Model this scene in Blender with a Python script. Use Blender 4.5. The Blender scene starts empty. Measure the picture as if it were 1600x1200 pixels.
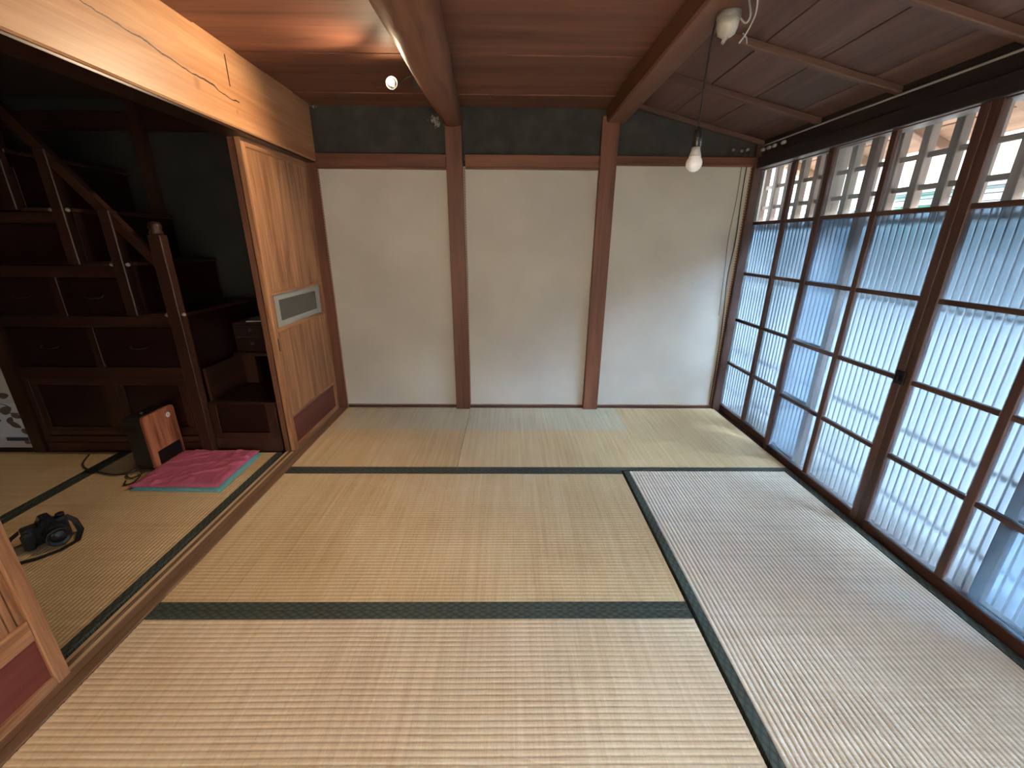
import bpy, bmesh, math, random
from mathutils import Vector, Matrix, noise
random.seed(7)
S = bpy.context.scene
COL = S.collection
PI = math.pi

# ------------------------------------------------------------------ camera
PITCH, YAW, ROLL, FPX = 0.329191, 0.0119834, -0.0080184, 649.417
def cam_axes():
    cp, sp = math.cos(PITCH), math.sin(PITCH)
    r, f, d = Vector((1, 0, 0)), Vector((0, cp, -sp)), Vector((0, -sp, -cp))
    cr, sr = math.cos(ROLL), math.sin(ROLL)
    r, d = cr * r + sr * d, -sr * r + cr * d
    cy, sy = math.cos(YAW), math.sin(YAW)
    M = Matrix(((cy, sy, 0), (-sy, cy, 0), (0, 0, 1)))
    return M @ r, M @ d, M @ f
_r, _d, _f = cam_axes()
cam_data = bpy.data.cameras.new('camera')
cam_data.sensor_width = 36.0
cam_data.lens = FPX / 1600 * 36
cam_data.clip_start = 0.02
cam = bpy.data.objects.new('camera', cam_data)
COL.objects.link(cam)
m = Matrix((_r, -_d, -_f)).transposed().to_4x4()
m.translation = Vector((0, 0, 1.18))
cam.matrix_world = m
S.camera = cam

# ------------------------------------------------------------------ world (overcast sky), exposure
W = bpy.data.worlds.new('overcast_sky')
S.world = W
W.use_nodes = True
_bg = W.node_tree.nodes['Background']
_bg.inputs[0].default_value = (0.84, 0.92, 1.0, 1)
_bg.inputs[1].default_value = 2.6
S.view_settings.view_transform = 'Standard'
S.view_settings.look = 'None'
S.view_settings.gamma = 1.0
S.view_settings.use_curve_mapping = False
S.view_settings.exposure = 1.58
S.cycles.use_denoising = True
S.cycles.max_bounces = 10
S.cycles.diffuse_bounces = 6
S.cycles.transparent_max_bounces = 24
S.cycles.caustics_reflective = False
S.cycles.caustics_refractive = True
S.cycles.sample_clamp_indirect = 40.0

sun_d = bpy.data.lights.new('hazy_sun', 'SUN')
sun_d.energy = 48; sun_d.angle = math.radians(18); sun_d.color = (1.0, .985, .97)
sun = bpy.data.objects.new('hazy_sun', sun_d); COL.objects.link(sun)
sun.rotation_euler = Vector((-.66, .46, -.60)).to_track_quat('-Z', 'Y').to_euler()
sun.location = (6, -2, 5)

def portal(name, loc, rot, sx, sy):
    L = bpy.data.lights.new(name, 'AREA')
    L.shape = 'RECTANGLE'; L.size = sx; L.size_y = sy
    L.cycles.is_portal = True
    o = bpy.data.objects.new(name, L); COL.objects.link(o)
    o.location = loc; o.rotation_euler = rot
portal('sky_portal_right', (1.66, 1.1, 0.85), (0, PI / 2, 0), 1.6, 4.4)
portal('sky_portal_rear', (0.2, -1.28, 0.95), (PI / 2, 0, 0), 2.6, 1.6)

# ------------------------------------------------------------------ materials
MATS = {}
def nmat(name):
    mt = bpy.data.materials.new(name); mt.use_nodes = True
    nt = mt.node_tree
    b = nt.nodes['Principled BSDF']
    MATS[name] = mt
    return mt, nt, b
def N(nt, t, **kw):
    n = nt.nodes.new(t)
    for k, v in kw.items():
        if k.startswith('i_'):
            key = k[2:]
            n.inputs[int(key) if key.isdigit() else key].default_value = v
        else:
            setattr(n, k, v)
    return n
def ramp(nt, fac, stops):
    r = N(nt, 'ShaderNodeValToRGB')
    el = r.color_ramp.elements
    while len(el) < len(stops): el.new(0.5)
    for e, (p, c) in zip(el, stops):
        e.position = p; e.color = (*c, 1)
    nt.links.new(fac, r.inputs[0])
    return r.outputs[0]
def mth(nt, op, a, b=None, c=None):
    n = N(nt, 'ShaderNodeMath', operation=op)
    for i, v in enumerate((a, b, c)):
        if v is None: continue
        if isinstance(v, (int, float)): n.inputs[i].default_value = v
        else: nt.links.new(v, n.inputs[i])
    return n.outputs[0]
def mixc(nt, fac, a, b, mode='MIX'):
    n = N(nt, 'ShaderNodeMix', data_type='RGBA', blend_type=mode)
    for s, v in ((n.inputs[0], fac), (n.inputs[6], a), (n.inputs[7], b)):
        if isinstance(v, (int, float)): s.default_value = v
        elif isinstance(v, tuple): s.default_value = (*v, 1)
        else: nt.links.new(v, s)
    return n.outputs[2]
def objco(nt, scale=(1, 1, 1), rnd=True):
    tc = N(nt, 'ShaderNodeTexCoord')
    mp = N(nt, 'ShaderNodeMapping')
    mp.inputs['Scale'].default_value = scale
    nt.links.new(tc.outputs['Object'], mp.inputs[0])
    if rnd:
        oi = N(nt, 'ShaderNodeObjectInfo')
        cb = N(nt, 'ShaderNodeCombineXYZ')
        k = mth(nt, 'MULTIPLY', oi.outputs['Random'], 37.0)
        for i in range(3): nt.links.new(k, cb.inputs[i])
        nt.links.new(cb.outputs[0], mp.inputs['Location'])
    return mp.outputs[0]
def bump(nt, b, h, strength=.3, dist=.002):
    bp = N(nt, 'ShaderNodeBump'); bp.inputs['Strength'].default_value = strength
    bp.inputs['Distance'].default_value = dist
    nt.links.new(h, bp.inputs['Height']); nt.links.new(bp.outputs[0], b.inputs['Normal'])

def wood(key, c_dark, c_light, axis='z', rough=.55, scale=1.0, contrast=1.0, var=.35, fine=60):
    """wood with the grain running along the given local axis"""
    name = key + '_' + axis
    if name in MATS: return MATS[name]
    mt, nt, b = nmat(name)
    def sc(across, along):
        return tuple(along if a == axis else across for a in 'xyz')
    n1 = N(nt, 'ShaderNodeTexNoise', i_Scale=1.0, i_Detail=5.0, i_Roughness=.6, i_Distortion=.6)
    nt.links.new(objco(nt, sc(14 * scale, 1.1 * scale)), n1.inputs['Vector'])
    n2 = N(nt, 'ShaderNodeTexNoise', i_Scale=1.0, i_Detail=4.0)
    nt.links.new(objco(nt, sc(fine * 3 * scale, 4 * scale)), n2.inputs['Vector'])
    f = mth(nt, 'ADD', mth(nt, 'MULTIPLY', n1.outputs[0], .75), mth(nt, 'MULTIPLY', n2.outputs[0], .25))
    mid = tuple((a + c) / 2 for a, c in zip(c_dark, c_light))
    col = ramp(nt, f, [(.5 - .16 / contrast, c_dark), (.5, mid), (.5 + .16 / contrast, c_light)])
    oi = N(nt, 'ShaderNodeObjectInfo')
    v = mth(nt, 'MULTIPLY_ADD', oi.outputs['Random'], var, 1 - var / 2)
    hs = N(nt, 'ShaderNodeHueSaturation'); nt.links.new(v, hs.inputs['Value']); nt.links.new(col, hs.inputs['Color'])
    nt.links.new(hs.outputs[0], b.inputs['Base Color'])
    b.inputs['Roughness'].default_value = rough
    b.inputs['Specular IOR Level'].default_value = .35
    bump(nt, b, f, .25, .003)
    return mt

def plain(name, c, rough=.5, metal=0.0, noise=0.0, nscale=20.0, spec=.5):
    if name in MATS: return MATS[name]
    mt, nt, b = nmat(name)
    b.inputs['Roughness'].default_value = rough
    b.inputs['Metallic'].default_value = metal
    b.inputs['Specular IOR Level'].default_value = spec
    if noise:
        n = N(nt, 'ShaderNodeTexNoise', i_Scale=nscale, i_Detail=6.0)
        nt.links.new(objco(nt), n.inputs['Vector'])
        lo = tuple(x * (1 - noise) for x in c); hi = tuple(min(1, x * (1 + noise)) for x in c)
        nt.links.new(ramp(nt, n.outputs[0], [(.3, lo), (.7, hi)]), b.inputs['Base Color'])
        bump(nt, b, n.outputs[0], .15, .002)
    else:
        b.inputs['Base Color'].default_value = (*c, 1)
    return mt

# wood families
def W_post(ax): return wood('reddish_post_wood', (.075, .028, .015), (.17, .066, .035), ax, .5)
def W_ceil(ax): return wood('ceiling_board_wood', (.10, .040, .026), (.215, .088, .055), ax, .55, .8)
def W_ceil2(ax): return wood('dark_ceiling_board_wood', (.060, .032, .026), (.135, .072, .056), ax, .6, .8)  # darker, greyer board tone for the sloping bay
def W_beam(ax): return wood('ceiling_beam_wood', (.11, .044, .026), (.21, .088, .050), ax, .5)
def W_black(ax): return wood('blackened_wood', (.016, .014, .016), (.040, .032, .032), ax, .45)
def W_sash(ax): return wood('dark_sash_wood', (.040, .020, .016), (.095, .045, .034), ax, .45)
def W_door(ax): return wood('cedar_door_wood', (.22, .098, .046), (.46, .235, .118), ax, .45, 1.6, 1.35, .12)
def W_red(ax): return wood('red_lacquer_board', (.11, .026, .022), (.20, .055, .042), ax, .3)
def W_sill(ax): return wood('worn_sill_wood', (.20, .12, .065), (.40, .27, .15), ax, .45)
def W_chest(ax): return wood('dark_chest_wood', (.024, .010, .007), (.052, .022, .014), ax, .35)
def W_drawer(ax): return wood('red_black_drawer_wood', (.010, .0035, .0035), (.020, .007, .0065), ax, .3)
def W_out(ax): return wood('weathered_lattice_wood', (.16, .12, .10), (.33, .26, .22), ax, .8)

def tatami_mat_material(key, rib_axis, patch=None, fade=0.0):
    mt, nt, b = nmat('woven_rush_' + key)
    al = 0 if rib_axis == 'x' else 1
    # rush strands run across the ribs: streaks across
    s = (60, 1.5, 1) if rib_axis == 'x' else (1.5, 60, 1)
    n1 = N(nt, 'ShaderNodeTexNoise', i_Scale=1.0, i_Detail=4.0, i_Roughness=.7)
    nt.links.new(objco(nt, s), n1.inputs['Vector'])
    n2 = N(nt, 'ShaderNodeTexNoise', i_Scale=1.6, i_Detail=4.0)
    nt.links.new(objco(nt, (1, 1, 1)), n2.inputs['Vector'])
    s3 = (420, 70, 1) if rib_axis == 'x' else (70, 420, 1)
    n3 = N(nt, 'ShaderNodeTexNoise', i_Scale=1.0, i_Detail=2.0)
    nt.links.new(objco(nt, s3), n3.inputs['Vector'])
    f = mth(nt, 'ADD', mth(nt, 'MULTIPLY', n1.outputs[0], .42), mth(nt, 'MULTIPLY', n2.outputs[0], .36))
    f = mth(nt, 'ADD', f, mth(nt, 'MULTIPLY', n3.outputs[0], .22))
    col = ramp(nt, f, [(.34, (.47, .305, .150)), (.5, (.64, .450, .240)), (.66, (.76, .580, .350))])
    if patch:
        green = ramp(nt, f, [(.34, (.43, .355, .225)), (.5, (.57, .485, .325)), (.66, (.68, .590, .42))])
        tc = N(nt, 'ShaderNodeTexCoord'); sp = N(nt, 'ShaderNodeSeparateXYZ')
        nt.links.new(tc.outputs['Object'], sp.inputs[0])
        x0, x1, y0, y1 = patch
        e = .006
        def soft(v, lo, sign):
            n = N(nt, 'ShaderNodeMapRange'); n.inputs[1].default_value = lo - e; n.inputs[2].default_value = lo + e
            n.inputs[3].default_value = 0 if sign > 0 else 1; n.inputs[4].default_value = 1 if sign > 0 else 0
            nt.links.new(v, n.inputs[0]); return n.outputs[0]
        k = mth(nt, 'MULTIPLY', soft(sp.outputs[0], x0, 1), soft(sp.outputs[0], x1, -1))
        k = mth(nt, 'MULTIPLY', k, mth(nt, 'MULTIPLY', soft(sp.outputs[1], y0, 1), soft(sp.outputs[1], y1, -1)))
        col = mixc(nt, k, col, green)
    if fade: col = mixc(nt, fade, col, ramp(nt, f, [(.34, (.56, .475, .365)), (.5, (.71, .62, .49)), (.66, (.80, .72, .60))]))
    nt.links.new(col, b.inputs['Base Color'])
    b.inputs['Roughness'].default_value = .55
    b.inputs['Specular IOR Level'].default_value = .3
    bump(nt, b, n3.outputs[0], .35, .0015)
    return mt

def heri_material(axis):
    name = 'green_brocade_border_' + axis
    if name in MATS: return MATS[name]
    mt, nt, b = nmat(name)
    tc = N(nt, 'ShaderNodeTexCoord'); sp = N(nt, 'ShaderNodeSeparateXYZ')
    nt.links.new(tc.outputs['Object'], sp.inputs[0])
    u, v = (sp.outputs[0], sp.outputs[1]) if axis == 'x' else (sp.outputs[1], sp.outputs[0])
    us, vs = mth(nt, 'MULTIPLY', u, 27.0), mth(nt, 'MULTIPLY', v, 48.0)
    def lines(w):
        fr = mth(nt, 'ABSOLUTE', mth(nt, 'SUBTRACT', mth(nt, 'FRACT', w), .5))
        a = mth(nt, 'GREATER_THAN', fr, .43)
        c = mth(nt, 'MULTIPLY', mth(nt, 'LESS_THAN', fr, .33), mth(nt, 'GREATER_THAN', fr, .28))
        return mth(nt, 'MAXIMUM', a, c)
    k = mth(nt, 'MAXIMUM', lines(mth(nt, 'ADD', us, vs)), lines(mth(nt, 'SUBTRACT', us, vs)))
    col = mixc(nt, k, (.068, .082, .060), (.016, .022, .018))
    nt.links.new(col, b.inputs['Base Color'])
    b.inputs['Roughness'].default_value = .7
    bump(nt, b, k, .3, .001)
    return mt

# ------------------------------------------------------------------ mesh helpers
BOXC = {}
def finish(o, label=None, cat=None, group=None, kind=None):
    if label: o['label'] = label
    if cat: o['category'] = cat
    if group: o['group'] = group
    if kind: o['kind'] = kind
    return o
def empty(name, loc=(0, 0, 0), label=None, cat=None, group=None, kind=None, rot=(0, 0, 0)):
    o = bpy.data.objects.new(name, None); COL.objects.link(o)
    o.empty_display_size = .05
    o.location = loc; o.rotation_euler = rot
    return finish(o, label, cat, group, kind)
def wloc(o):
    v = Vector((0, 0, 0))
    while o is not None:
        v = v + o.location; o = o.parent
    return v
def link(name, me, mat, parent=None, loc=(0, 0, 0), world=True, **kw):
    o = bpy.data.objects.new(name, me); COL.objects.link(o)
    if mat and not me.materials: me.materials.append(mat)
    if parent:
        o.parent = parent
        o.location = Vector(loc) - (wloc(parent) if world else Vector())
    else:
        o.location = loc
    return finish(o, **kw)
def box(name, x0, x1, y0, y1, z0, z1, mat, parent=None, bev=.002, world=True, **kw):
    d = (round(abs(x1 - x0), 4), round(abs(y1 - y0), 4), round(abs(z1 - z0), 4))
    key = (d, mat.name, bev)
    me = BOXC.get(key)
    if me is None:
        bm = bmesh.new()
        bmesh.ops.create_cube(bm, size=1.0, matrix=Matrix.Diagonal((*d, 1)))
        bb = min(bev, min(d) * .3)
        if bb > 0:
            bmesh.ops.bevel(bm, geom=bm.edges[:], offset=bb, segments=1, affect='EDGES', profile=.5)
        me = bpy.data.meshes.new(name); bm.to_mesh(me); bm.free()
        BOXC[key] = me
    return link(name, me, mat, parent, ((x0 + x1) / 2, (y0 + y1) / 2, (z0 + z1) / 2), world, **kw)
def mesh(name, vs, fs, mat, parent=None, smooth=False, loc=(0, 0, 0), world=True, **kw):
    me = bpy.data.meshes.new(name)
    me.from_pydata([tuple(v) for v in vs], [], fs); me.update()
    if smooth:
        for p in me.polygons: p.use_smooth = True
    return link(name, me, mat, parent, loc, world, **kw)
def prism(name, prof, a0, a1, axis, mat, parent=None, smooth=False, **kw):
    """closed 2-D profile extruded along a world axis; origin at the middle"""
    n = len(prof)
    ca = (a0 + a1) / 2
    c0 = sum(p[0] for p in prof) / n; c1 = sum(p[1] for p in prof) / n
    def P(p, a):
        q = (p[0] - c0, p[1] - c1)
        if axis == 'x': return (a - ca, q[0], q[1])
        if axis == 'y': return (q[0], a - ca, q[1])
        return (q[0], q[1], a - ca)
    vs = [P(p, a0) for p in prof] + [P(p, a1) for p in prof]
    fs = [(i, (i + 1) % n, n + (i + 1) % n, n + i) for i in range(n)]
    fs += [tuple(range(n))[::-1], tuple(range(n, 2 * n))]
    loc = {'x': (ca, c0, c1), 'y': (c0, ca, c1), 'z': (c0, c1, ca)}[axis]
    o = mesh(name, vs, fs, mat, parent, smooth, loc, **kw)
    bm = bmesh.new(); bm.from_mesh(o.data); bmesh.ops.recalc_face_normals(bm, faces=bm.faces[:]); bm.to_mesh(o.data); bm.free()
    return o
def lathe(name, prof, mat, parent=None, loc=(0, 0, 0), rot=(0, 0, 0), seg=28, world=True, smooth=True, **kw):
    vs, fs = [], []
    for r, z in prof:
        for k in range(seg):
            a = 2 * PI * k / seg
            vs.append((r * math.cos(a), r * math.sin(a), z))
    for i in range(len(prof) - 1):
        for k in range(seg):
            k2 = (k + 1) % seg
            fs.append((i * seg + k, i * seg + k2, (i + 1) * seg + k2, (i + 1) * seg + k))
    fs.append(tuple(range(seg))[::-1]); fs.append(tuple((len(prof) - 1) * seg + k for k in range(seg)))
    o = mesh(name, vs, fs, mat, parent, smooth, loc, world, **kw)
    o.rotation_euler = rot
    return o
def tube(name, pts, rad, mat, parent=None, seg=8, samples=6, **kw):
    """smooth tube through world points"""
    P = [Vector(p) for p in pts]
    path = []
    for i in range(len(P) - 1):
        p0, p1, p2, p3 = P[max(i - 1, 0)], P[i], P[i + 1], P[min(i + 2, len(P) - 1)]
        for k in range(samples):
            t = k / samples
            path.append(.5 * ((2 * p1) + (-p0 + p2) * t + (2 * p0 - 5 * p1 + 4 * p2 - p3) * t * t + (-p0 + 3 * p1 - 3 * p2 + p3) * t ** 3))
    path.append(P[-1])
    base = path[0].copy()
    vs, fs = [], []
    up = Vector((.13, .31, .94)).normalized()
    for i, p in enumerate(path):
        t = (path[min(i + 1, len(path) - 1)] - path[max(i - 1, 0)]).normalized()
        a = t.cross(up)
        if a.length < 1e-3: a = t.cross(Vector((1, 0, 0)))
        a.normalize(); b2 = t.cross(a)
        r = rad[min(int(i / samples), len(rad) - 1)] if isinstance(rad, (list, tuple)) else rad
        for k in range(seg):
            an = 2 * PI * k / seg
            vs.append(p + a * r * math.cos(an) + b2 * r * math.sin(an) - base)
    for i in range(len(path) - 1):
        for k in range(seg):
            k2 = (k + 1) % seg
            fs.append((i * seg + k, i * seg + k2, (i + 1) * seg + k2, (i + 1) * seg + k))
    fs.append(tuple(range(seg))[::-1]); fs.append(tuple((len(path) - 1) * seg + k for k in range(seg)))
    return mesh(name, vs, fs, mat, parent, True, base, **kw)

ST = dict(kind='structure')

# ================================================================== SHELL
YB = 2.92                       # back wall
YR = -1.25                      # rear wall behind the camera
XL, XR = -1.19, 1.56            # tatami edges of the main room
ZC = 1.95                       # flat ceiling

m_sub = plain('dark_subfloor', (.05, .035, .025), .8)
fl = empty('floor', (0, 1, -.06), **ST)
box('subfloor', -3.75, 1.8, -1.35, 3.05, -.08, -.056, m_sub, fl)

# --- tatami mats
RIB = .0162
def tatami(key, x0, x1, y0, y1, rib, label, borders, group=None, patch=None, hw=.033, dep=.0015, pw=.26, fade=0.0):
    cx, cy = (x0 + x1) / 2, (y0 + y1) / 2
    root = empty('tatami_mat', (cx, cy, -.055), label, 'tatami mat', group)
    g = .0015
    x0 += g; x1 -= g; y0 += g; y1 -= g
    lp = None
    if patch: lp = (patch[0] - cx, patch[1] - cx, patch[2] - cy, patch[3] - cy)
    mt = tatami_mat_material(key, rib, lp, fade)
    # woven rush cover: real ribs
    A0, A1 = (y0, y1) if rib == 'x' else (x0, x1)     # across ribs
    B0, B1 = (x0, x1) if rib == 'x' else (y0, y1)
    n = max(1, round((A1 - A0) / RIB)); sub = 6
    prof = []
    for i in range(n * sub + 1):
        t = i / sub
        u = t - math.floor(t)
        z = -dep * (1 - abs(math.sin(PI * u)) ** pw)
        prof.append((A0 + (A1 - A0) * i / (n * sub), z))
    nb = 10
    vs, fs = [], []
    rnd = random.Random(key)
    ph = [rnd.uniform(0, 6.28) for _ in range(4)]
    for j in range(nb + 1):
        bb = B0 + (B1 - B0) * j / nb
        for (a, z) in prof:
            und = .0008 * math.sin(a * 5 + ph[0]) * math.sin(bb * 4 + ph[1])
            wob = .0009 * math.sin(bb * 9 + ph[2] + a * 3)
            aa = min(max(a + wob, A0), A1)
            p = (bb, aa) if rib == 'x' else (aa, bb)
            vs.append((p[0] - cx, p[1] - cy, z + und + .055))
    k = len(prof)
    for j in range(nb):
        for i in range(k - 1):
            q = (j * k + i, j * k + i + 1, (j + 1) * k + i + 1, (j + 1) * k + i)
            fs.append(q if rib != 'x' else q[::-1])
    # skirt
    base = len(vs)
    ring = [j * k for j in range(nb + 1)]
    for idxs in ([j * k for j in range(nb + 1)], [j * k + k - 1 for j in range(nb + 1)],
                 list(range(k)), [nb * k + i for i in range(k)]):
        s0 = len(vs)
        for ii in idxs:
            v = vs[ii]; vs.append(v)
        s1 = len(vs)
        for ii in idxs:
            v = vs[ii]; vs.append((v[0], v[1], 0))
        for t in range(len(idxs) - 1):
            fs.append((s0 + t, s0 + t + 1, s1 + t + 1, s1 + t))
    mesh('rush_cover', vs, fs, mt, root, True, (cx, cy, -.055))
    hz0, hz1 = -.05, .0012
    for s in borders:
        if s == 'near': box('cloth_border', x0, x1, y0 - .0004, y0 + hw, hz0, hz1, heri_material('x'), root, .0012)
        if s == 'far': box('cloth_border', x0, x1, y1 - hw, y1 + .0004, hz0, hz1, heri_material('x'), root, .0012)
        if s == 'left': box('cloth_border', x0 - .0004, x0 + hw, y0, y1, hz0, hz1, heri_material('y'), root, .0012)
        if s == 'right': box('cloth_border', x1 - hw, x1 + .0004, y0, y1, hz0, hz1, heri_material('y'), root, .0012)
    return root
Y1, Y2, Y3 = 1.995, 1.085, .175
PT = (-1.15, .805, 2.515, 2.99)
tatami('half', XL, -.275, Y1, 2.905, 'x', 'half-width tatami mat in the corner by the wooden sliding door, mostly unfaded green strip', ['near'], patch=PT)
tatami('wall', -.275, XR, Y1, 2.905, 'x', 'tatami mat along the foot of the cream wall panels with a paler greenish patch', ['near'], patch=PT)
tatami('middle', XL, .625, Y2, Y1, 'x', 'worn golden tatami mat in the middle of the room between two green border bands', ['near', 'far'])
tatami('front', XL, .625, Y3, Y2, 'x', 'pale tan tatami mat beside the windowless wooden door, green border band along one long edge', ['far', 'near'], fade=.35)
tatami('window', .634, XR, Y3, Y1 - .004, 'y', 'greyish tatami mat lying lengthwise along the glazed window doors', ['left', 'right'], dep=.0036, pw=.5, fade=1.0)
tatami('behind', XL, XR, YR + .06, Y3, 'x', 'tatami mat by the added paper screens of the rear wall', ['far'])
tatami('sideroom', -2.232, -1.318, .39, 2.195, 'y', 'tatami mat in the dark side room under the pink cushion and the camera', ['right', 'left'], dep=.0026)
tatami('sideroom2', -3.146, -2.234, .39, 2.195, 'y', 'dim tatami mat in the side room in front of the leaf-patterned screen', ['right', 'left'])
tatami('sideroom3', -3.146, -1.318, -.53, .388, 'x', 'tatami mat in the side room behind the windowless wooden door', ['far'])

# --- grooved sill between the rooms
sill = [(-1.3165, -.05), (-1.3165, -.012), (-1.3125, -.012), (-1.3125, -.007), (-1.2885, -.007), (-1.2885, .001), (-1.2815, .001), (-1.2815, -.007),
        (-1.2575, -.007), (-1.2575, .0015), (-1.228, .0015), (-1.2275, -.002), (-1.2255, -.002), (-1.225, .0015), (-1.1945, .0015), (-1.192, -.002), (-1.192, -.05)]
sl1 = prism('trim_1', sill, YR, 2.90, 'y', wood('brown_sill_wood', (.12, .066, .038), (.24, .145, .082), 'y', .45), label='grooved wooden sliding-door sill between the two tatami rooms', **ST)
for x0, x1 in ((-1.310, -1.291), (-1.279, -1.260)):
    box('worn_groove_floor', x0, x1, YR, 2.90, -.0072, -.0058, wood('pale_worn_wood', (.62, .47, .30), (.78, .62, .42), 'y', .5), sl1, 0)
# --- window sill on the right
prism('trim_2', [(1.562, -.055), (1.562, -.012), (1.578, -.012), (1.578, -.017), (1.604, -.017), (1.604, -.012), (1.612, -.012), (1.612, -.017), (1.640, -.017), (1.640, -.012), (1.70, -.02), (1.70, -.055)],
      YR, 3.0, 'y', W_sash('y'), label='dark grooved sill under the glazed sliding doors', **ST)

# --- back wall
m_green = plain('black_green_plaster', (.050, .054, .047), .9)
mt, nt, b = nmat('scuffed_black_green_plaster')
n1 = N(nt, 'ShaderNodeTexNoise', i_Scale=9.0, i_Detail=7.0); nt.links.new(objco(nt, (1, 1, 1), False), n1.inputs['Vector'])
n2 = N(nt, 'ShaderNodeTexNoise', i_Scale=70.0, i_Detail=6.0, i_Roughness=.75); nt.links.new(objco(nt, (1, 1, .7), False), n2.inputs['Vector'])
base = ramp(nt, n1.outputs[0], [(.3, (.022, .022, .020)), (.7, (.045, .046, .042))])
tc = N(nt, 'ShaderNodeTexCoord')
def blob(cx, cz, r):
    sp = N(nt, 'ShaderNodeSeparateXYZ'); nt.links.new(tc.outputs['Object'], sp.inputs[0])
    dx = mth(nt, 'SUBTRACT', sp.outputs[0], cx); dz = mth(nt, 'SUBTRACT', sp.outputs[2], cz)
    d = mth(nt, 'SQRT', mth(nt, 'ADD', mth(nt, 'MULTIPLY', dx, dx), mth(nt, 'MULTIPLY', dz, dz)))
    return mth(nt, 'SUBTRACT', 1.0, mth(nt, 'MINIMUM', mth(nt, 'DIVIDE', d, r), 1.0))
loc_m = mth(nt, 'MAXIMUM', mth(nt, 'MAXIMUM', blob(-1.33, .06, .11), blob(-.60, -.03, .12)), blob(1.25, -.06, .12))
sc = mth(nt, 'MULTIPLY', loc_m, n2.outputs[0])
sc = mth(nt, 'GREATER_THAN', sc, .40)
nt.links.new(mixc(nt, mth(nt, 'MULTIPLY', sc, .55), base, (.42, .42, .38)), b.inputs['Base Color'])
b.inputs['Roughness'].default_value = .9
bump(nt, b, n1.outputs[0], .3, .004)
m_scuff = mt

mt, nt, b = nmat('cream_wall_cloth')
n1 = N(nt, 'ShaderNodeTexNoise', i_Scale=2.2, i_Detail=4.0); nt.links.new(objco(nt), n1.inputs['Vector'])
n2 = N(nt, 'ShaderNodeTexNoise', i_Scale=1.0, i_Detail=2.0); nt.links.new(objco(nt, (420, 1, 420)), n2.inputs['Vector'])
f = mth(nt, 'ADD', mth(nt, 'MULTIPLY', n1.outputs[0], .7), mth(nt, 'MULTIPLY', n2.outputs[0], .3))
nt.links.new(ramp(nt, f, [(.35, (.41, .39, .345)), (.65, (.49, .47, .415))]), b.inputs['Base Color'])
b.inputs['Roughness'].default_value = .85
bump(nt, b, n2.outputs[0], .2, .0008)
m_cream = mt

mt, nt, b = nmat('twisted_braid')
wv = N(nt, 'ShaderNodeTexWave', i_Scale=38.0, i_Distortion=.5); wv.wave_type = 'BANDS'; wv.bands_direction = 'DIAGONAL'
nt.links.new(objco(nt, (1, 1, 1), False), wv.inputs['Vector'])
nt.links.new(ramp(nt, wv.outputs[1], [(.35, (.16, .055, .035)), (.65, (.46, .30, .20))]), b.inputs['Base Color'])
b.inputs['Roughness'].default_value = .8
m_braid = mt

wb = empty('wall_back', (0, YB, 0), **ST)
box('plaster_core', -3.75, 1.645, YB + .02, YB + .12, -.05, 2.5, m_green, wb)
box('upper_plaster', -1.30, 1.60, YB, YB + .02, 1.66, 2.15, m_scuff, wb, 0)
panels = [(-1.195, -.375, 1.612), (-.275, .575, 1.617), (.668, 1.54, 1.645)]
for a, c, t in panels:
    box('cloth_panel', a - .012, c + .012, YB - .002, YB + .02, .0, t + .01, m_cream, wb, 0)
    r = .0035
    y = YB - .004
    box('braid_edging', a, c, y - r, y + r, t - r, t + r, m_braid, wb, .0015)
    box('braid_edging', c - r, c + r, y - r, y + r, .018, t, m_braid, wb, .0015)
    box('braid_edging', a - r, a + r, y - r, y + r, .018, t, m_braid, wb, .0015)
    box('braid_edging', a, c, y - r, y + r, .016, .023, m_braid, wb, .0015)
box('baseboard_back', -1.19, 1.56, YB - .016, YB + .004, -.03, .016, W_sash('x'), None, .002, **ST)
# lintel rails
for a, c, zb in ((-1.20, -.385, 1.612), (-.268, .572, 1.617), (.674, 1.56, 1.645)):
    lt = box('trim_3' if a < -1 else ('trim_4' if a < 0 else 'trim_5'), a, c, YB - .028, YB + .01, zb + .004, 1.692, W_post('x'), None, .003, **ST)
    box('lintel_step', a, c, YB - .018, YB + .004, zb - .006, zb + .004, W_post('x'), lt, .001)

def post(name, x0, x1, y0, y1, z0, z1, mt, dx=0.0, **kw):
    """upright post that may lean by dx at its head"""
    w = x1 - x0
    bm = bmesh.new()
    bmesh.ops.create_cube(bm, size=1, matrix=Matrix.Translation(((x0 + x1) / 2, (y0 + y1) / 2, (z0 + z1) / 2)) @ Matrix.Diagonal((w, y1 - y0, z1 - z0, 1)))
    for v in bm.verts:
        if v.co.z > (z0 + z1) / 2: v.co.x += dx
    bmesh.ops.bevel(bm, geom=[e for e in bm.edges if abs((e.verts[0].co - e.verts[1].co).z) > .2], offset=.004, segments=2, affect='EDGES')
    c = Vector(((x0 + x1) / 2, (y0 + y1) / 2, z0))
    for v in bm.verts: v.co -= c
    me = bpy.data.meshes.new(name); bm.to_mesh(me); bm.free()
    return link(name, me, mt, None, c, **kw)
post('wall_post', -.377, -.278, YB - .045, YB + .02, -.05, 1.90, W_post('z'), -.008, label='reddish wooden wall post under the crooked log beam', **ST)
post('wall_post', .568, .672, YB - .045, YB + .02, -.05, 1.90, W_post('z'), .002, label='reddish wooden wall post under the squared beam', **ST)
post('corner_post', -1.305, -1.197, YB - .03, YB + .02, -.05, 1.96, W_post('z'), 0, label='dark corner post beside the wooden sliding door', **ST)
post('corner_post', 1.543, 1.60, YB - .03, YB + .06, -.05, 1.86, W_sash('z'), 0, label='dark corner post beside the glazed sliding doors', **ST)

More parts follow.
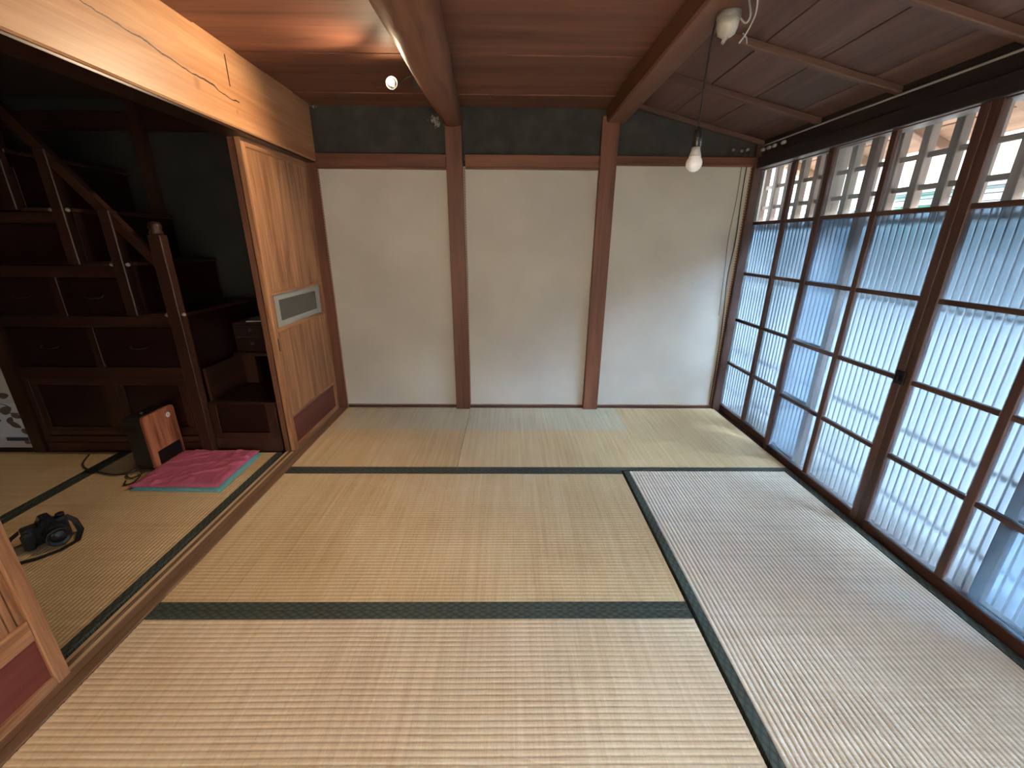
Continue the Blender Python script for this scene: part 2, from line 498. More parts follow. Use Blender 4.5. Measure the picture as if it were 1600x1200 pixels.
# --- left: the deep lintel beam
mt, nt, b = nmat('golden_lintel_beam')
n1 = N(nt, 'ShaderNodeTexNoise', i_Scale=1.0, i_Detail=6.0, i_Distortion=1.0); nt.links.new(objco(nt, (6, 1.0, 9), False), n1.inputs['Vector'])
n2 = N(nt, 'ShaderNodeTexNoise', i_Scale=1.0, i_Detail=4.0); nt.links.new(objco(nt, (150, 3, 150), False), n2.inputs['Vector'])
f = mth(nt, 'ADD', mth(nt, 'MULTIPLY', n1.outputs[0], .7), mth(nt, 'MULTIPLY', n2.outputs[0], .3))
col = ramp(nt, f, [(.36, (.36, .165, .075)), (.5, (.46, .235, .115)), (.64, (.55, .315, .165))])
tc = N(nt, 'ShaderNodeTexCoord'); sp = N(nt, 'ShaderNodeSeparateXYZ'); nt.links.new(tc.outputs['Object'], sp.inputs[0])
nn = N(nt, 'ShaderNodeTexNoise', i_Scale=7.0, i_Detail=5.0); nt.links.new(tc.outputs['Object'], nn.inputs['Vector'])
# crack: a line z = z0 + k*(y) with wander, limited in length
zl = mth(nt, 'ADD', mth(nt, 'MULTIPLY_ADD', sp.outputs[1], -.085, .058), mth(nt, 'MULTIPLY_ADD', nn.outputs[0], .05, -.025))
dz = mth(nt, 'ABSOLUTE', mth(nt, 'SUBTRACT', sp.outputs[2], zl))
crack = mth(nt, 'LESS_THAN', dz, mth(nt, 'MULTIPLY_ADD', nn.outputs[0], .007, -.0012))
crack = mth(nt, 'MULTIPLY', crack, mth(nt, 'LESS_THAN', sp.outputs[1], 1.33))
def knot(cy, cz, ry, rz):
    a = mth(nt, 'DIVIDE', mth(nt, 'SUBTRACT', sp.outputs[1], cy), ry); c2 = mth(nt, 'DIVIDE', mth(nt, 'SUBTRACT', sp.outputs[2], cz), rz)
    d = mth(nt, 'ADD', mth(nt, 'MULTIPLY', a, a), mth(nt, 'MULTIPLY', c2, c2))
    return mth(nt, 'MULTIPLY', mth(nt, 'SUBTRACT', 1.0, mth(nt, 'MINIMUM', d, 1.0)), .8)
kn = mth(nt, 'MAXIMUM', knot(1.06, -.055, .022, .03), mth(nt, 'MAXIMUM', knot(.62, .05, .05, .03), knot(1.30, -.09, .012, .012)))
col = mixc(nt, mth(nt, 'MULTIPLY', kn, .6), col, (.20, .085, .038))
col = mixc(nt, crack, col, (.045, .02, .012))
nt.links.new(col, b.inputs['Base Color']); b.inputs['Roughness'].default_value = .42
bump(nt, b, mth(nt, 'SUBTRACT', n1.outputs[0], crack), .3, .004)
m_lbeam = mt
LB = empty('lintel_beam', (-1.25, .85, 1.79), label='deep golden wooden lintel beam with a long crack over the side-room opening', **ST)
box('beam_body', -1.33, -1.19, YR, 2.90, 1.645, 1.96, m_lbeam, LB, .006)
box('grooved_track', -1.315, -1.20, YR, 2.90, 1.636, 1.645, W_chest('y'), LB, .001)
box('peg_slot', -1.1905, -1.1890, 2.10, 2.106, 1.80, 1.915, W_chest('z'), LB, 0)

# --- flat ceiling of long boards, running across the room
ce = empty('ceiling', (0, 1, ZC), **ST)
box('ceiling_backing', -3.75, .70, -1.35, 3.0, ZC + .022, ZC + .05, m_sub, ce)
y = 2.94
i = 0
while y > -1.3:
    w = .262 if i % 2 else .246
    dz = (.0, .004, .002, .005)[i % 4]
    box('ceiling_board', -1.20, .62, y - w + .0035, y, ZC + dz, ZC + .018 + dz, W_ceil('x'), ce, .0018)
    y -= w; i += 1
# sloping ceiling of the window bay: boards along the room, battens across
SL = math.atan(.236)
rootS = empty('ceiling_slope', (.60, 0, 2.012), rot=(0, SL, 0), **ST)
def sbox(name, u0, u1, y0, y1, w0, w1, mt, bev=.0015):
    return box(name, u0, u1, y0, y1, w0, w1, mt, rootS, bev, world=False)
ub = [-.02, .17, .405, .64, .875, 1.04]
for a, c in zip(ub[:-1], ub[1:]):
    for (ya, yb) in ((2.96, 2.405), (2.405, 1.95), (1.95, 1.50), (1.50, .6), (.6, -1.3)):
        sbox('ceiling_board', a + .0015, c - .0025, yb, ya, 0, .012, W_ceil2('y'))
sbox('ceiling_backing', -.02, 1.06, -1.3, 2.96, .013, .03, m_sub)
for yy in (2.895, 2.405, 1.95, 1.50, 1.05, .60, .15, -.30, -.75):
    sbox('batten', .09, 1.04, yy - .014, yy + .014, -.026, .0, W_ceil2('x'), .003)

# --- crooked log beam
def logbeam():
    st = [(-1.3, -.315, 1.885, .105, .098), (.4, -.312, 1.885, .102, .096), (1.1, -.312, 1.888, .098, .092), (1.5, -.318, 1.895, .090, .086),
          (1.72, -.316, 1.897, .087, .084), (1.95, -.322, 1.90, .087, .080), (2.15, -.328, 1.902, .083, .076), (2.32, -.336, 1.898, .076, .072),
          (2.5, -.338, 1.895, .070, .066), (2.7, -.336, 1.892, .060, .060), (2.86, -.334, 1.890, .053, .056), (2.93, -.334, 1.890, .052, .056)]
    seg = 16; vs = []; fs = []
    rnd = random.Random(3)
    dense = []
    for (s0, s1) in zip(st[:-1], st[1:]):
        for t in (0, .33, .66): dense.append([a + (b - a) * t for a, b in zip(s0, s1)])
    dense.append(list(st[-1]))
    for (y, x, z, rx, rz) in dense:
        for k in range(seg):
            a = 2 * PI * k / seg
            c, s = math.cos(a), math.sin(a)
            p = 4.0
            sx = abs(c) ** (2 / p) * (1 if c > 0 else -1); sz = abs(s) ** (2 / p) * (1 if s > 0 else -1)
            j = 1 + .03 * math.sin(a * 3 + y * 5) + rnd.uniform(-.012, .012)
            vs.append((x + rx * sx * j + .32, y - 1, z + rz * sz * j - 1.89))
    n = len(dense)
    for i in range(n - 1):
        for k in range(seg):
            k2 = (k + 1) % seg
            fs.append((i * seg + k, (i + 1) * seg + k, (i + 1) * seg + k2, i * seg + k2))
    fs.append(tuple(range(seg))); fs.append(tuple((n - 1) * seg + k for k in range(seg))[::-1])
    mesh('log_beam', vs, fs, W_beam('y'), None, True, (-.32, 1, 1.89), label='crooked natural log ceiling beam with the lit clamp lamp on it', **ST)
logbeam()
prism('squared_beam', [(.592, 2.02), (.592, 1.872), (.600, 1.864), (.698, 1.864), (.706, 1.872), (.706, 2.02)], YR, 2.90, 'y', W_beam('y'),
      label='squared wooden ceiling beam with the porcelain rosette under it', **ST)

# --- right wall above the glazed doors
wr = empty('wall_right', (1.6, 1, 1.7), **ST)
box('header_board', 1.575, 1.66, YR, 2.90, 1.69, 2.05, W_black('y'), wr, .003)
box('head_rail', 1.556, 1.66, YR, 2.90, 1.626, 1.69, W_black('y'), wr, .003)
m_white = plain('white_porcelain', (.40, .385, .35), .3)
m_cable = plain('pale_cable', (.34, .34, .33), .5)
m_black = plain('black_cable', (.012, .012, .012), .5)
tube('surface_cable', [(1.569, 2.88, 1.752), (1.568, 2.2, 1.751), (1.569, 1.5, 1.748), (1.568, .6, 1.75), (1.569, -1.2, 1.75)], .0045, m_cable, None,
     label='thin pale cable run along the dark header over the glazed doors', cat='cable')
for k, yy in enumerate((2.86, 2.80, 2.745, 2.66)):
    o = lathe('cable_cleat', [(.0, -.012), (.009, -.012), (.010, -.004), (.006, 0), (.010, .004), (.009, .012), (0, .012)], m_white, None, (1.562, yy, 1.727), (PI / 2, 0, 0), 12,
              label='small white porcelain cleat on the dark header, ' + ('closest to', 'second from', 'third from', 'farthest from')[k] + ' the corner post', cat='cable cleat', group='porcelain cleats on the header')
for k, (xx, zz) in enumerate(((1.40, 1.732), (1.455, 1.728), (1.49, 1.735))):
    o = lathe('cable_cleat', [(.0, -.008), (.010, -.008), (.007, 0), (.010, .008), (0, .008)], plain('dull_porcelain', (.26, .25, .22), .5), None, (xx, YB - .012, zz), (PI / 2, 0, 0), 12,
              label='dull porcelain cleat on the dark plaster, ' + ('farthest from', 'second from', 'closest to')[k] + ' the window corner', cat='cable cleat', group='porcelain cleats on the plaster')
tube('hanging_cable', [(1.505, YB - .012, 1.72), (1.502, YB - .014, 1.5), (1.512, YB - .012, 1.2), (1.500, YB - .014, .95), (1.522, YB - .012, .6), (1.530, YB - .012, .03)], .0032, m_black, None,
     label='black cable hanging down the cream panel close to the corner post', cat='cable')
tube('hanging_cable', [(1.470, YB - .012, 1.70), (1.474, YB - .010, 1.45), (1.464, YB - .010, 1.22), (1.474, YB - .012, 1.0), (1.485, YB - .012, .7)], .0022, plain('grey_cable', (.12, .115, .10), .6), None,
     label='thin grey cable hanging beside the black cable on the cream panel', cat='cable')

# ------------------------------------------------------------------ glazed sliding doors (right)
def frosted(name, tint, rough_mix):
    mt = bpy.data.materials.new(name); mt.use_nodes = True; nt = mt.node_tree
    for n in list(nt.nodes): nt.nodes.remove(n)
    out = N(nt, 'ShaderNodeOutputMaterial')
    tr = N(nt, 'ShaderNodeBsdfTransparent'); tr.inputs[0].default_value = (*tint, 1)
    tl = N(nt, 'ShaderNodeBsdfTranslucent'); tl.inputs[0].default_value = (*tint, 1)
    gl = N(nt, 'ShaderNodeBsdfGlossy'); gl.inputs['Roughness'].default_value = .12
    m1 = N(nt, 'ShaderNodeMixShader'); m1.inputs[0].default_value = rough_mix
    nt.links.new(tr.outputs[0], m1.inputs[1]); nt.links.new(tl.outputs[0], m1.inputs[2])
    m2 = N(nt, 'ShaderNodeMixShader'); m2.inputs[0].default_value = .04
    nt.links.new(m1.outputs[0], m2.inputs[1]); nt.links.new(gl.outputs[0], m2.inputs[2])
    nt.links.new(m2.outputs[0], out.inputs[0])
    MATS[name] = mt
    return mt
G_clear = frosted('clear_glass', (.93, .96, .96), .02)
G_frost = frosted('frosted_glass', (.79, .875, .95), .055)
G_paper = frosted('fill_screen_paper', (.56, .52, .46), .85)  # paper of the added rear screens that fill the room with daylight
G_smoke = frosted('pale_etched_glass', (.66, .70, .68), .75)

ZR = [.030, .345, .662, .978, 1.300, 1.622]     # lower edges of the rows
def glazed_leaf(n, xp, y_far, y_near, label, low=None, mid=None):
    """leaf whose room face is at xp; far to near along -Y"""
    t = .028
    x0, x1 = xp, xp + t
    sw = .036
    root = empty('door_%d' % n, (xp + t / 2, (y_far + y_near) / 2, -.015), label=label, **ST)
    z0, z1 = -.015, 1.64
    box('stile', x0, x1, y_far - sw, y_far, z0, z1, W_sash('z'), root)
    box('stile', x0, x1, y_near, y_near + sw, z0, z1, W_sash('z'), root)
    a, c = y_near + sw, y_far - sw
    box('bottom_rail', x0, x1, a, c, z0, .030, W_sash('y'), root)
    box('top_rail', x0, x1, a, c, 1.622, z1, W_sash('y'), root)
    mid = mid or (a + c) / 2
    mw = .015
    box('muntin', x0 + .003, x1 - .003, mid - mw, mid + mw, .030, 1.622, W_sash('z'), root)
    for z in ZR[1:-1]:
        h = .012 if z < 1.2 else .012
        for (p, q) in ((a, mid - mw), (mid + mw, c)):
            box('muntin', x0 + .004, x1 - .004, p, q, z - h + .010, z + h + .005, W_sash('y'), root)
    for i in range(5):
        for (p, q) in ((a, mid - mw), (mid + mw, c)):
            zz0 = ZR[i] + (.012 if i else 0); zz1 = ZR[i + 1] - (.000 if i < 4 else 0)
            box('pane', x0 + .012, x0 + .015, p, q, zz0, zz1, G_clear if i == 4 else (low or G_frost), root, 0)
    return root
d1 = glazed_leaf(1, 1.612, 2.982, 2.040, 'dark lattice glazed sliding door in the corner by the cream wall', None, 2.615)
d2 = glazed_leaf(2, 1.577, 2.290, 1.565, 'dark lattice glazed sliding door next to the corner one, with the latch on its stile')
d3 = glazed_leaf(3, 1.577, 1.563, .838, 'dark lattice glazed sliding door meeting the latched one')
d4 = glazed_leaf(4, 1.612, 1.125, .165, 'dark lattice glazed sliding door, fourth from the cream wall', None, .52)
d5 = glazed_leaf(5, 1.577, .150, -.575, 'dark lattice glazed sliding door, fifth from the cream wall')
d6 = glazed_leaf(6, 1.612, -.54, -1.26, 'dark lattice glazed sliding door in the rear corner')
lk = box('latch', 1.568, 1.577, 1.548, 1.590, .650, .705, plain('black_iron', (.012, .012, .014), .4, .6), d2, .002)
box('latch_knob', 1.556, 1.570, 1.562, 1.576, .666, .688, plain('black_iron', (.012, .012, .014), .4, .6), lk, .003)

# corrugated translucent sheet outside the doors
mt = bpy.data.materials.new('corrugated_plastic'); mt.use_nodes = True; nt = mt.node_tree; MATS[mt.name] = mt
for n in list(nt.nodes): nt.nodes.remove(n)
out = N(nt, 'ShaderNodeOutputMaterial')
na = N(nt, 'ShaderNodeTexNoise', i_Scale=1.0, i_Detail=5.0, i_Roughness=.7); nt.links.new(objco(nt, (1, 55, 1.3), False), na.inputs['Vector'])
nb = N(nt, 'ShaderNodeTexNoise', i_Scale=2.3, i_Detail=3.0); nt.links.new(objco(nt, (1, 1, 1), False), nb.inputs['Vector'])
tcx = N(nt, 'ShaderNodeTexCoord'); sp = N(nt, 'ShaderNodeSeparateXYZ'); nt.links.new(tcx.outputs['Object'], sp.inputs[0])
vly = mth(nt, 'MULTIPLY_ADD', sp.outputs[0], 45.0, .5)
f = mth(nt, 'ADD', mth(nt, 'ADD', mth(nt, 'MULTIPLY', na.outputs[0], .40), mth(nt, 'MULTIPLY', nb.outputs[0], .2)), mth(nt, 'MULTIPLY', vly, .40))  # shading stripes of the corrugation painted into the sheet colour, plus vertical streaks
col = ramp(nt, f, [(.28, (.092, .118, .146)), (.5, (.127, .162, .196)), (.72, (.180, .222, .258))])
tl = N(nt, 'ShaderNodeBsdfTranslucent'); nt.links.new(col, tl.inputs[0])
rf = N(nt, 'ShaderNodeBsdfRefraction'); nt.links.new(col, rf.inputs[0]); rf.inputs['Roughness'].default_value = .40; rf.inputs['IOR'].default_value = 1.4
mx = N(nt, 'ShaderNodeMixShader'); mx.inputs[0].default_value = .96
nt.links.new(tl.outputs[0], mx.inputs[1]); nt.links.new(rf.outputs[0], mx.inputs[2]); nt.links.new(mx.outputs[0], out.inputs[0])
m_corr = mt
def corrugated(y0, y1, xc, z0, z1):
    per, amp, sub = .032, .0060, 10
    n = int((y1 - y0) / per * sub)
    vs, fs = [], []
    for i in range(n + 1):
        yy = y0 + (y1 - y0) * i / n
        xx = amp * math.sin(2 * PI * (yy - y0) / per)
        vs += [(xx, yy - (y0 + y1) / 2, 0), (xx, yy - (y0 + y1) / 2, z1 - z0)]
    for i in range(n): fs.append((2 * i, 2 * i + 2, 2 * i + 3, 2 * i + 1))
    return mesh('corrugated_sheet', vs, fs, m_corr, None, True, (xc, (y0 + y1) / 2, z0),
                label='pale blue translucent corrugated plastic sheet behind the glazed doors', cat='plastic sheet')
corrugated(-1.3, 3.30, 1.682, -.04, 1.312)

# wooden street lattice outside
lat = empty('street_lattice', (1.76, 1, -.1), 'weathered wooden lattice screen outside the upper clear panes', 'lattice')
y = 3.10 + .128 * 4
while y > -1.3:
    box('slat', 1.735, 1.772, y - .018, y + .018, 1.27, 1.78, W_out('z'), lat, .002)
    y -= .128
for z in (.07, .39, .93, 1.285, 1.412, 1.537):
    box('cross_rail', 1.7475, 1.7595, -1.3, 3.7, z - .011, z + .011, W_out('y'), lat, .002)
for yy in (3.42, 2.475, .64):
    box('lattice_post', 1.72, 1.80, yy - .04, yy + .04, -.1, 1.79, W_out('z'), lat, .004)

# eaves outside
ev = empty('eaves', (1.7, 1, 2.2), label='brown boarded eaves with rafters outside the window', **ST)
EA = math.atan2(-.23, .52)
def ebox(name, u0, u1, y0, y1, w0, w1, mt):
    return box(name, u0, u1, y0, y1, w0, w1, mt, evr, .003, world=False)
evr = ev; ev.rotation_euler = (0, -EA, 0); ev.location = (1.64, 1, 1.905)
W_eave = lambda ax: wood('brown_eave_wood', (.20, .10, .055), (.36, .20, .115), ax, .7)
for k in range(4):
    ebox('soffit_board', .156 * k, .156 * k + .151, -3.0, 2.45, 0, .02, W_eave('y'))
ebox('roof_cover', .02, .64, -3.0, 2.47, .022, .06, plain('grey_roof', (.15, .15, .16), .7))
for k in range(12):
    yy = -2.9 + k * .47
    ebox('rafter', .02, .61, yy - .022, yy + .022, -.045, 0, W_eave('x'))
# street and houses across it
m_asph = plain('asphalt', (.17, .17, .17), .9, 0, .15, 8)
gr = box('street_ground', 1.85, 40, -30, 45, -.5, -.42, m_asph, None, 0, label='grey asphalt street outside the window', **ST)
box('street_ground', -30, 40, -40, -1.45, -.5, -.42, m_asph, None, 0, label='grey paved yard behind the added rear screens', **ST)
m_side = plain('pale_siding', (.66, .69, .66), .7)
def house(x, y0, y1, zt, label, mt, k=0):
    r = empty('house', (x, (y0 + y1) / 2, -.42), label, 'building')
    box('wall', x, x + 6, y0, y1, -.42, zt, mt, r, 0)
    z = .3
    while z < zt - .1:
        box('siding_board', x - .03, x, y0, y1, z, z + .27, mt, r, .008)
        z += .3
    box('roof', x - .5, x + 6.3, y0 - .4, y1 + .4, zt, zt + .16, plain('blue_grey_roof', (.22, .25, .28), .5), r, .02)
    for i in range(3):
        yy = y0 + (y1 - y0) * (.2 + .3 * i)
        w = box('window', x - .05, x - .02, yy - .6, yy + .6, .9, 2.0, plain('pale_frame', (.5, .52, .52), .4), r, .004)
        box('window_glass', x - .06, x - .05, yy - .53, yy + .53, .97, 1.93, plain('dark_glass', (.08, .10, .11), .1), w, .002)
    return r
hs1 = house(11.4, 5.0, 13.2, 2.45, 'pale horizontally boarded house across the street, green awning in front', m_side)
house(10.6, 14.0, 24.0, 2.0, 'grey-green low house further along the street', plain('grey_green_siding', (.50, .55, .50), .7))
m_awn = plain('green_awning_cloth', (.05, .36, .22), .6)
mesh('awning', [(-.9, -1.0, -.0), (.85, -1.0, .42), (.85, 1.0, .42), (-.9, 1.0, 0), (-.9, -1.0, -.16), (-.9, 1.0, -.16), (.85, -1.0, .36), (.85, 1.0, .36)],
     [(0, 1, 2, 3), (0, 3, 5, 4), (4, 5, 7, 6), (0, 4, 6, 1), (3, 2, 7, 5), (1, 6, 7, 2)], m_awn, hs1, False, (10.5, 11.9, 1.78), label='green cloth awning')
for i in range(3):
    tube('utility_wire', [(9.0, -4, 2.15 + .13 * i), (9.0, 8, 1.98 + .13 * i), (9.0, 24, 2.25 + .13 * i)], .009, m_black, None, 6,
         label=('lowest', 'middle', 'topmost')[i] + ' of three black utility wires over the street', cat='wire', group='utility wires over the street')
tb = empty('street_tree', (9.6, 6.4, -.42), 'bare branched tree behind the roofs across the street', 'tree')
m_bark = plain('grey_bark', (.10, .085, .07), .9)
tube('trunk', [(9.6, 6.4, -.42), (9.63, 6.45, 1.6), (9.6, 6.4, 3.0)], [.07, .055, .04], m_bark, tb, 8)
for i in range(14):
    a = i * 2.4; h = 1.7 + .09 * i; L = .95 - .03 * i
    p0 = Vector((9.61, 6.42, h)); p1 = p0 + Vector((math.cos(a) * L * .5, math.sin(a) * L * .5, .45)); p2 = p0 + Vector((math.cos(a) * L, math.sin(a) * L, 1.1))
    tube('branch', [p0, p1, p2], [.018, .011, .006], m_bark, tb, 5, 4)

# ------------------------------------------------------------------ wooden sliding doors (left)
def reeded(name, y0, y1, z0, z1, xf, parent, mt, pitch=.0105):
    n = int((y1 - y0) / pitch)
    vs, fs = [], []
    yc, zc = (y0 + y1) / 2, (z0 + z1) / 2
    rr = random.Random(int(z0 * 100) + n)
    prof = []
    for i in range(n):
        a = y0 + (y1 - y0) * i / n; w = (y1 - y0) / n
        d = rr.uniform(0, .0006)
        for u, h in (((.0, -.0035), (.12, -.0005), (.5, .0), (.88, -.0005)) if pitch < .015 else ((.0, -.008), (.14, -.008), (.2, -.0008), (.6, 0), (.97, -.0008))):
            prof.append((a + u * w, xf + h - (d if u > 0 else 0)))
    prof.append((y1, xf - (.0035 if pitch < .015 else .008)))
    for (yy, xx) in prof:
        vs += [(xx - xf, yy - yc, z0 - zc), (xx - xf, yy - yc, z1 - zc)]
    k = len(prof)
    for i in range(k - 1): fs.append((2 * i, 2 * i + 2, 2 * i + 3, 2 * i + 1))
    b0 = len(vs)
    vs += [(-.010, y0 - yc, z0 - zc), (-.010, y0 - yc, z1 - zc), (-.010, y1 - yc, z0 - zc), (-.010, y1 - yc, z1 - zc)]
    fs.append((b0, b0 + 1, b0 + 3, b0 + 2))
    return mesh(name, vs, fs, mt, parent, False, (xf, yc, zc))
def wooden_leaf(n, xf, y0, y1, label, glass=True, pull=None, W_door=W_door):
    t = .030
    xb = xf - t
    root = empty('door_%d' % n, (xf - t / 2, (y0 + y1) / 2, 0), label=label, **ST)
    sw = .036
    zt = 1.640
    box('stile', xb, xf, y0, y0 + sw, -.002, zt, W_door('z'), root, .003)
    box('stile', xb, xf, y1 - sw, y1, -.002, zt, W_door('z'), root, .003)
    a, c = y0 + sw, y1 - sw
    box('top_rail', xb, xf, a, c, 1.600, zt, W_door('y'), root, .003)
    box('bottom_rail', xb, xf, a, c, -.002, .030, W_door('y'), root, .003)
    if glass:
        box('rail', xb, xf - .002, a, c, .196, .214, W_door('y'), root, .002)
        box('rail', xb, xf - .002, a, c, .703, .722, W_door('y'), root, .002)
        box('rail', xb, xf - .002, a, c, .900, .916, W_door('y'), root, .002)
        reeded('reeded_panel', a, c, .916, 1.600, xf - .007, root, W_door('z'))
        reeded('reeded_panel', a, c, .214, .703, xf - .007, root, W_door('z'))
        box('window_frame', xb + .004, xf - .001, a, a + .014, .722, .900, W_door('z'), root, .001)
        box('window_frame', xb + .004, xf - .001, c - .014, c, .722, .900, W_door('z'), root, .001)
        gp = box('pane', xf - .014, xf - .011, a + .014, c - .014, .722, .900, plain('milky_etched_glass', (.36, .385, .375), .35, 0, .12, 6), root, 0)
        box('clear_glass_centre', xf - .011, xf - .0098, a + .075, c - .075, .755, .868, plain('dark_clear_glass', (.075, .082, .075), .12, 0, 0, 1), gp, .0004)
    else:
        box('rail', xb, xf - .002, a, c, .168, .232, W_door('y'), root, .002)
        reeded('reeded_panel', a, c, .232, 1.600, xf - .007, root, W_door('z'), .0185)
    box('lower_panel', xb + .006, xf - .010, a, c, .030, .196 if glass else .168, W_red('y'), root, 0)
    if pull is not None:
        box('finger_pull', xf - .004, xf + .0006, pull - .006, pull + .006, .600, .672, plain('black_iron', (.012, .012, .014), .4, .6), root, .002)
    return root
wooden_leaf(7, -1.250, 2.215, 2.888, 'cedar sliding door with reeded panels and a long low glass window', True, 2.234)
wooden_leaf(8, -1.2855, 2.216, 2.894, 'second wooden sliding door stacked behind the windowed cedar door', True, None, W_post)
wooden_leaf(9, -1.250, .16, .876, 'windowless wooden sliding door with one tall reeded panel over a dark red panel', False)

# ------------------------------------------------------------------ side room shell
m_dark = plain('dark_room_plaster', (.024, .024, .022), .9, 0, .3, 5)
ws = empty('wall_left', (-3.6, 1, 0), **ST)
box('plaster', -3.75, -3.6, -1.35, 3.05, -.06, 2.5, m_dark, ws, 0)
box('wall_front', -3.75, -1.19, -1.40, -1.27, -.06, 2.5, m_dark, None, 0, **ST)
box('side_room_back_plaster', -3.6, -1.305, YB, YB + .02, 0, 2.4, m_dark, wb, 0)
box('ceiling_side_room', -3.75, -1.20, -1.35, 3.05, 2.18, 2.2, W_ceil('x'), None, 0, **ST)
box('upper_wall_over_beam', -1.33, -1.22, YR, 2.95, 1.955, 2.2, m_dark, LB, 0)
post('dark_post', -2.275, -2.205, YB - .04, YB + .01, 0, 2.19, W_chest('z'), 0, label='dark upright post on the plaster wall behind the step chest', **ST)
box('trim_6', -3.6, -1.31, YB - .03, YB + .0, 1.80, 1.90, W_chest('x'), None, .003, **ST)
# --- step chest
CH = empty('step_chest', (-2.2, 2.5, 0), 'dark step chest of drawers and cupboards forming a staircase in the side room', 'step chest')
yf = 2.20
steps = [(-1.705, .0, .80), (-1.918, .80, 1.055), (-2.13, 1.055, 1.307), (-2.345, 1.307, 1.56)]
for (xr, z0, z1) in steps:
    box('carcass', -2.675, xr - .006, yf + .022, 2.86, z0 + .001, z1 - .006, W_drawer('x'), CH, .002)
for (xr, xl, zt) in ((-1.70, -1.93, .80), (-1.913, -2.142, 1.056), (-2.125, -2.357, 1.308), (-2.34, -2.68, 1.561)):
    box('tread', xl, xr, yf - .004, 2.87, zt - .006, zt + .012, W_chest('x'), CH, .003)
rails = [(-2.68, -1.70, .0, .058, .004), (-2.68, -1.70, .062, .10, .0), (-2.66, -1.76, .104, .137, .006), (-2.68, -1.70, .445, .515, 0), (-2.68, -1.70, .737, .794, 0), (-2.68, -1.918, .992, 1.05, 0), (-2.68, -2.13, 1.25, 1.301, 0), (-2.68, -2.345, 1.50, 1.553, 0)]
for a, c, z0, z1, ins in rails:
    box('rail', a, c, yf + ins, yf + .022, z0, z1, W_chest('x'), CH, .002)
stl = [(-2.243, -2.200, .515, .737), (-2.347, -2.307, .794, .992), (-2.235, -2.175, .137, .445), (-2.675, -2.645, .10, .445), (-1.80, -1.765, .104, .515), (-1.97, -1.925, .794, .992), (-2.19, -2.14, 1.05, 1.25)]
for a, c, z0, z1 in stl:
    box('stile', a, c, yf + .001, yf + .022, z0, z1, W_chest('z'), CH, .002)
m_iron = plain('chest_iron', (.10, .09, .08), .35, .8)
def drawer(a, c, z0, z1, knob=True):
    d = box('drawer', a + .003, c - .003, yf + .010, yf + .0225, z0 + .003, z1 - .003, W_drawer('x'), CH, .002)
    if knob:
        xm = (a + c) / 2; zm = (z0 + z1) / 2
        tube('handle', [(xm - .045, yf + .009, zm + .012), (xm - .042, yf - .006, zm), (xm, yf - .010, zm - .004), (xm + .042, yf - .006, zm), (xm + .045, yf + .009, zm + .012)], .0028, m_iron, d, 6)
drawer(-2.675, -2.243, .515, .737); drawer(-2.200, -1.765, .515, .737)
drawer(-2.675, -2.347, .794, .992); drawer(-2.307, -1.97, .794, .992)
drawer(-2.675, -2.19, 1.05, 1.25, False)
def cupboard(a, c, z0, z1):
    d = empty('cupboard_door', ((a + c) / 2, yf, z0)); d.parent = CH; d.location = Vector(((a + c) / 2, yf, z0)) - wloc(CH)
    fw = .034
    box('frame_rail', a, c, yf + .004, yf + .022, z1 - fw, z1, W_chest('x'), d, .002)
    box('frame_rail', a, c, yf + .004, yf + .022, z0, z0 + .02, W_chest('x'), d, .002)
    box('frame_stile', a, a + fw, yf + .004, yf + .022, z0 + .02, z1 - fw, W_chest('z'), d, .002)
    box('frame_stile', c - fw, c, yf + .004, yf + .022, z0 + .02, z1 - fw, W_chest('z'), d, .002)
    box('door_panel', a + fw, c - fw, yf + .013, yf + .0225, z0 + .02, z1 - fw, W_drawer('x'), d, 0)
cupboard(-2.645, -2.235, .137, .445); cupboard(-2.175, -1.80, .137, .445)
# stair posts, pegs, hand rail
m_peg = plain('worn_peg', (.30, .26, .23), .4)
def stair_post(x0, x1, z0, z1, cap):
    p = box('stair_post', x0, x1, yf - .030, yf + .020, z0, z1, W_chest('z'), CH, .004)
    if cap:
        xm = (x0 + x1) / 2
        lathe('post_cap', [(0, 0), (.026, 0), (.030, .010), (.024, .022), (.030, .04), (.022, .058), (0, .062)], W_chest('z'), p, (xm, yf - .005, z1), (0, 0, 0), 16)
    return p
stair_post(-1.765, -1.700, .0, 1.20, True)
stair_post(-1.972, -1.916, .80, 1.31, False)
stair_post(-2.186, -2.130, 1.055, 1.57, False)
stair_post(-2.400, -2.345, 1.307, 1.80, False)
for x, z in ((-1.775, .806), (-1.688, .808), (-1.984, 1.058), (-1.905, 1.058), (-2.198, 1.310), (-2.118, 1.31)):
    lathe('peg', [(0, -.010), (.007, -.008), (.0105, 0), (.007, .008), (0, .010)], m_peg, CH, (x, yf - .016, z), (0, PI / 2, 0), 10)
hr = [(-1.738, 1.03), (-2.32, 1.775), (-2.36, 1.745), (-1.738, .955)]
prism('hand_rail', [(x, z) for x, z in hr], yf - .028, yf + .012, 'y', W_chest('x'), CH) if False else None
vs = []
for yy in (yf - .022, yf + .012):
    for x, z in ((-1.745, 1.085), (-2.34, 1.83), (-2.375, 1.80), (-1.745, 1.015)):
        vs.append((x + 2.05, yy - yf, z - 1.4))
mesh('hand_rail', vs, [(0, 1, 2, 3), (7, 6, 5, 4), (0, 4, 5, 1), (1, 5, 6, 2), (2, 6, 7, 3), (3, 7, 4, 0)], W_chest('x'), CH, False, (-2.05, yf, 1.4))

